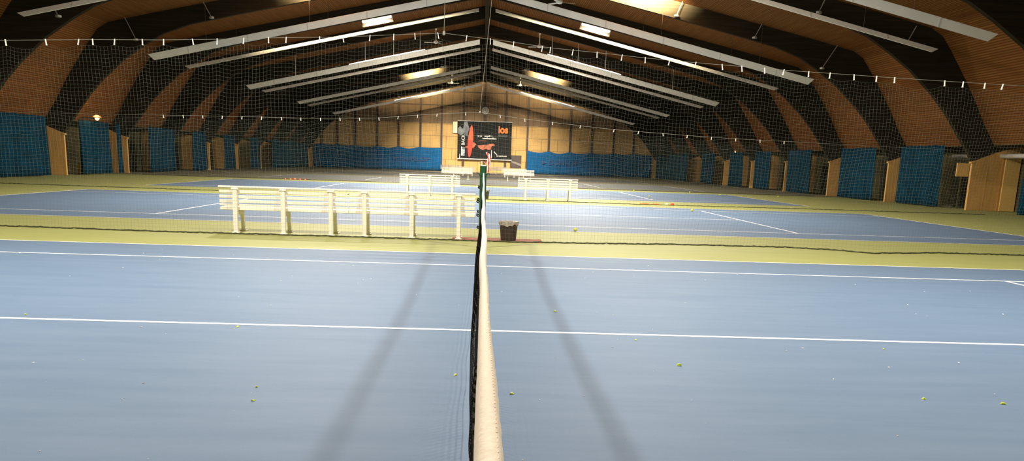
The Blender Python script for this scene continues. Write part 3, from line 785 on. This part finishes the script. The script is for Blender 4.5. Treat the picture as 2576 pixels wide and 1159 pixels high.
# ------------------------------------------------------------------ benches
def bench(loc, rz, label):
    """three-support slatted bench; back at y=0, seat towards +y"""
    root = empty('bench', loc, label, 'bench', 'white slatted benches'); root.rotation_euler = (0, 0, rz)
    H = .9935
    MB().bevbox(-H, H, .004, .075, .694, .722, .006).build('top_rail', M['white'], root)
    for z, y in ((.612,.036),(.531,.040),(.461,.044)):
        MB().bevbox(-H+.004, H-.004, y, y+.022, z, z+.050, .005).build('back_slat', M['white'], root)
    for k in range(3):
        y = .10+k*.155
        MB().bevbox(-H+.0, H-.0, y, y+.135, .366, .398, .006).build('seat_slat', M['white'], root)
    MB().bevbox(-H, H, .060, .085, .418, .446, .004).build('back_slat', M['white'], root)
    MB().bevbox(-H, H, .072, .096, .350, .397, .005).build('seat_slat', M['white'], root)
    for x in (-.735, 0, .735):
        b = MB(); b.bevbox(x-.032, x+.032, -.03, .034, .0, .66, .006)
        b.bevbox(x-.055, x+.055, -.036, .045, .662, .693, .010); b.bevbox(x-.05, x+.05, -.045, .06, 0, .018, .004)
        b.build('back_leg', M['white'], root)
        b = MB()
        T = Matrix.Translation((x, .45, 0)) @ Matrix.Rotation(.20, 4, 'X')
        b.bevbox(-.026, .026, -.03, .035, .01, .365, .006, 0, T)
        b.bevbox(x-.048, x+.048, .39, .56, 0, .018, .004); b.bevbox(x-.035, x+.035, .42, .52, .016, .05, .008)
        b.build('front_leg', M['white'], root)
        b = MB(); b.add([(x-.02,.035,.36),(x-.02,.54,.362),(x-.02,.50,.32),(x-.02,.035,.26),(x+.02,.035,.36),(x+.02,.54,.362),(x+.02,.50,.32),(x+.02,.035,.26)],
                        [(0,1,2,3),(7,6,5,4),(0,4,5,1),(1,5,6,2),(2,6,7,3),(3,7,4,0)])
        b.build('seat_bracket', M['white'], root)
    return root
b0 = bench((-3.085, 13.99, 0), 0, 'left of two white benches set end to end behind the nearest net')
dup(b0, (-1.098, 14.01, 0), 0, 'right of two white benches set end to end, beside the green net post')
dup(b0, (-1.745, 29.62, 0), 0, 'white bench left of the net post behind the second divider net')
dup(b0, (2.15, 29.62, 0), 0, 'white bench right of the net post behind the second divider net')
dup(b0, (-1.70, 58.5, 0), PI, 'far white bench left of the post, the front one below the banner')
dup(b0, (2.33, 58.7, 0), PI, 'far white bench right of the post, brightest one below the poster')
dup(b0, (-1.62, 72.6, 0), 0, 'far white bench left of the post, half hidden behind the front one')
dup(b0, (2.45, 71.6, 0), PI, 'far white bench right of the post, half hidden behind the brightest one')
dup(b0, (-3.15, 87.3, 0), 0, 'farthest white bench left of the post, by the edge of the blue backdrop')
dup(b0, (1.25, 87.2, 0), 0, 'farthest white bench right of the post, under the banner')

# ------------------------------------------------------------------ bins, mat, balls and clutter
def bin_(loc, label):
    root = empty('waste_bin', loc, label, 'bin', 'brown waste bins')
    MB().lathe([(.115,0),(.120,.006),(.146,.285),(.140,.285),(.116,.015),(.001,.014)], 28).build('tub', M['bin'], root, smooth=False)
    b = MB(); vs = []; fs = []; r2 = random.Random(6); n = 36
    for k in range(n):
        a = 2*PI*k/n; j = r2.uniform(-.005, .006)
        for rad, z in ((.128,.22),(.142,.288),(.155,.302),(.158+j,.29),(.152+j,.255-.02*r2.random()-.02*max(0, math.sin(a*2.2+4.2)))):
            vs.append((rad*math.cos(a), rad*math.sin(a), z+j*.6))
    for k in range(n):
        for q in range(4): fs.append((k*5+q, ((k+1)%n)*5+q, ((k+1)%n)*5+q+1, k*5+q+1))
    b.add(vs, fs); b.build('liner', M['liner'], root)
    return root
w0 = bin_((.425, 14.02, .012), 'brown waste bin with grey liner right of the nearest net post')
dup(w0, (.075, 29.75, 0), 0, 'small dark waste bin mostly hidden behind the green net post')

b = MB(); vs = []; fs = []; n = 40
for i in range(n+1):
    x = -.46+1.42*i/n; e = .006*math.sin(i*1.9)
    vs += [(x,13.85+e,.0),(x,13.86+e,.012),(x,14.36-e,.013+.002*math.sin(i)),(x,14.37-e,0)]
for i in range(n):
    for k in range(4): fs.append((i*4+k, i*4+4+k, i*4+4+(k+1)%4, i*4+(k+1)%4))
fs += [(0,1,2,3), tuple(n*4+k for k in range(4))]
tag(b.add(vs, fs).build('ground_strip', M['mat']), 'long low red-brown strip on the floor under the bench end and bin', 'mat')

def ball_geo(r, seed):
    b = MB(); b.lathe([(max(.0005, r*math.sin(PI*i/14)), r-r*math.cos(PI*i/14)) for i in range(15)], 22)
    s = MB(); pts = []
    for k in range(61):
        t = 2*PI*k/60; al = .44
        x = math.cos(t)*.78+.22*math.cos(3*t); y = math.sin(t)*.78-.22*math.sin(3*t); z = .94*math.sin(2*t)
        v = Vector((x, y, z)).normalized()*r*1.005; pts.append((v.x, v.y, v.z+r))
    s.tube(pts, r*.045, 5); return b, s
def ball(loc, label):
    root = empty('tennis_ball', loc, label, 'ball', 'tennis balls on the floor')
    a, s = ball_geo(.0345, 1); a.build('felt', M['ball'], root, smooth=True); s.build('seam', M['cream'], root)
    return root
BL = [(1.742,16.5,'yellow tennis ball on the second court right of the bin, the nearest one'),(6.02,25.5,'yellow tennis ball near the sideline end, left of the second service line'),
      (6.80,36.4,'yellow tennis ball on the third court beside the service line end'),(7.5,44.4,'pale tennis ball at the third net hem, leftmost of the far balls'),
      (10.35,44.6,'pale tennis ball at the third net hem, right of two'),(11.2,42.0,'pale tennis ball near the corner of the third court'),(14.0,42.1,'pale tennis ball on the far right green border')]
bb = ball((BL[0][0], BL[0][1], .002), BL[0][2])
for x, y, lb in BL[1:]:
    o = dup(bb, (x, y, .002), R.uniform(0, 6), lb); 
def cone(loc, r, m, label, group):
    root = empty('marker_cone', loc, label, 'marker', group)
    MB().lathe([(r,.0),(r*.97,r*.35),(r*.75,r*.8),(r*.42,r*1.02),(r*.30,r*.98),(r*.28,r*.9)], 18).build('dome', m, root, smooth=True)
    return root
cone((6.10, 29.45, .002), .062, M['cream'], 'cream dome marker beside the red one at the second net hem', 'training markers at the second net')
cone((6.28, 29.45, .002), .062, M['red'], 'red dome marker beside the cream one at the second net hem', 'training markers at the second net')
for i, (x, y, sx) in enumerate([(5.35,29.45,.16),(5.72,29.47,.12)]):
    root = empty('floor_marker', (x, y, 0), '%s flat orange throw-down strip left of the dome markers' % ('longer' if i == 0 else 'shorter'), 'marker', 'training markers at the second net')
    T = Matrix.Rotation(.3, 4, 'Z'); MB().bevbox(-sx, sx, -.04, .04, .0, .03, .008, 0, T).build('strip', M['orange'], root)
tiny = [(-9.85,45.25,.05),(-9.62,45.35,.06),(-9.38,45.2,.085),(-9.15,45.3,.065),(-8.9,45.4,.05)]
TL = ['leftmost','second from left','tallest, in the middle of','second from right','rightmost']
for (x, y, r_), lb in zip(tiny, TL): cone((x, y, .002), r_, M['orange'], 'orange marker cone, %s in the row at the third net' % lb, 'orange markers at the third net')
root = empty('bottle_crate', (-19.0, 43.2, 0), 'yellow plastic canister standing in the niche left of the lamp curtain', 'canister')
MB().bevbox(-.12, .12, -.10, .10, 0, .42, .03).build('body', M['yellow'], root); MB().lathe([(.07,.41),(.05,.47),(.05,.52),(.001,.52)], 14).build('lid', M['yellow'], root)
root.name = 'canister'

# right-hand niche fittings
root = empty('heating_pipe', (19.55, 31.5, 2.04), 'white horizontal pipe along the right wall below the boards', 'pipe')
MB().tube([(0,-5.5,0),(0,5.6,0)], .085, 12).build('pipe_run', M['housing'], root, smooth=True)
for q in (-4, -1.2, 1.6, 4.4): MB().box(-.02, .72, q-.03, q+.03, -.1, -.085).build('pipe_bracket', M['grey_metal'], root)
root = empty('notice_board', (18.9, 35.05, 1.50), 'small pale wooden board beside the nearest right pier', 'board')
MB().bevbox(-.25, .25, -.03, .03, -.26, .26, .01).build('sheet', M['plylight'], root)
MB().box(-.03, .03, .03, .06, -1.5, -.2).build('stake', M['niche'], root)
root = empty('cladding_panel', (19.97, 33.50, 0), 'brighter plain plywood sheet leaning on the nearest right pier', 'panel')
MB().bevbox(-.30, .28, -.03, .03, 0, 2.02, .006).build('sheet', M['plylight'], root)
root = empty('floor_plank', (19.0, 36.3, 0), 'short white plank lying by the right wall near the notice board', 'plank')
MB().bevbox(-.3, .3, -.08, .08, 0, .06, .01).build('plank', M['housing'], root)

# fluff off the balls, lying on the nearest court
def fluff(name, pts, m, seed, label):
    r2 = random.Random(seed); b = MB()
    for x, y, s in pts:
        k = 6; a0 = r2.uniform(0, 6); el = r2.uniform(1.2, 2.8)
        ring = []
        for i in range(k):
            a = 2*PI*i/k; px, py = s*el*math.cos(a)*r2.uniform(.7,1.2), s*.7*math.sin(a)*r2.uniform(.7,1.2)
            ring.append((x+px*math.cos(a0)-py*math.sin(a0), y+px*math.sin(a0)+py*math.cos(a0)))
        b.add([(p[0], p[1], .0032) for p in ring]+[(x+(p[0]-x)*.5, y+(p[1]-y)*.5, .0032+s*.9) for p in ring],
              [(i, (i+1)%k, (i+1)%k+k, i+k) for i in range(k)]+[tuple(range(k, 2*k))])
    o = b.build(name, m); tag(o, label, 'fluff', kind='stuff'); return o
YF = FLY = [(-1.73,6.30,.011),(-1.13,4.35,.008),(-.13,5.0,.008),(.187,4.60,.009),(.64,7.35,.010),(1.27,5.4,.014),(2.5,4.7,.011),(2.92,4.64,.010),(-3.35,6.55,.010),(-1.18,4.62,.007),(2.9,6.1,.009),(1.13,6.2,.008)]
fluff('ball_fluff', YF, M['fuzz_y'], 3, 'bits of yellow-green ball fluff scattered on the nearest blue court')
WF = []
for k in range(95):
    y = 3.2+8.2*R.random()**1.25; x = R.uniform(-.62, .62)*y
    if abs(x) > .08: WF.append((x, y, R.uniform(.0016, .0040)*(.6+y/11)))
fluff('white_lint', WF, M['fuzz_w'], 4, 'tiny specks of white lint scattered on the nearest blue court')

# ------------------------------------------------------------------ world, camera, render look
wd = bpy.data.worlds.new('World'); sc.world = wd; wd.use_nodes = True
wd.node_tree.nodes['Background'].inputs[0].default_value = (.02, .02, .025, 1); wd.node_tree.nodes['Background'].inputs[1].default_value = .0
cam = bpy.data.cameras.new('Camera'); cam.sensor_fit = 'HORIZONTAL'; cam.sensor_width = 36
cam.lens = 2221.041/2576*36; cam.shift_y = (902.129-579.5)/2576; cam.clip_start = .02; cam.clip_end = 300
co = bpy.data.objects.new('Camera', cam); C.objects.link(co); sc.camera = co
yaw, pit, rol = .038832, -.2193, .033752
fw = Vector((math.sin(yaw)*math.cos(pit), math.cos(yaw)*math.cos(pit), math.sin(pit)))
r0 = Vector((math.cos(yaw), -math.sin(yaw), 0)); u0 = r0.cross(fw)
rt = math.cos(rol)*r0+math.sin(rol)*u0; up = -math.sin(rol)*r0+math.cos(rol)*u0
co.matrix_world = Matrix(((rt.x, up.x, -fw.x, .00376), (rt.y, up.y, -fw.y, 0), (rt.z, up.z, -fw.z, 1.22412), (0, 0, 0, 1)))
sc.view_settings.view_transform = 'Standard'; sc.view_settings.look = 'None'; sc.view_settings.gamma = 1
sc.view_settings.use_curve_mapping = False; sc.view_settings.exposure = 0.0
cy = sc.cycles
cy.max_bounces = 6; cy.diffuse_bounces = 4; cy.glossy_bounces = 3; cy.sample_clamp_indirect = 6
cy.use_denoising = True
try: cy.denoiser = 'OPENIMAGEDENOISE'
except Exception: pass
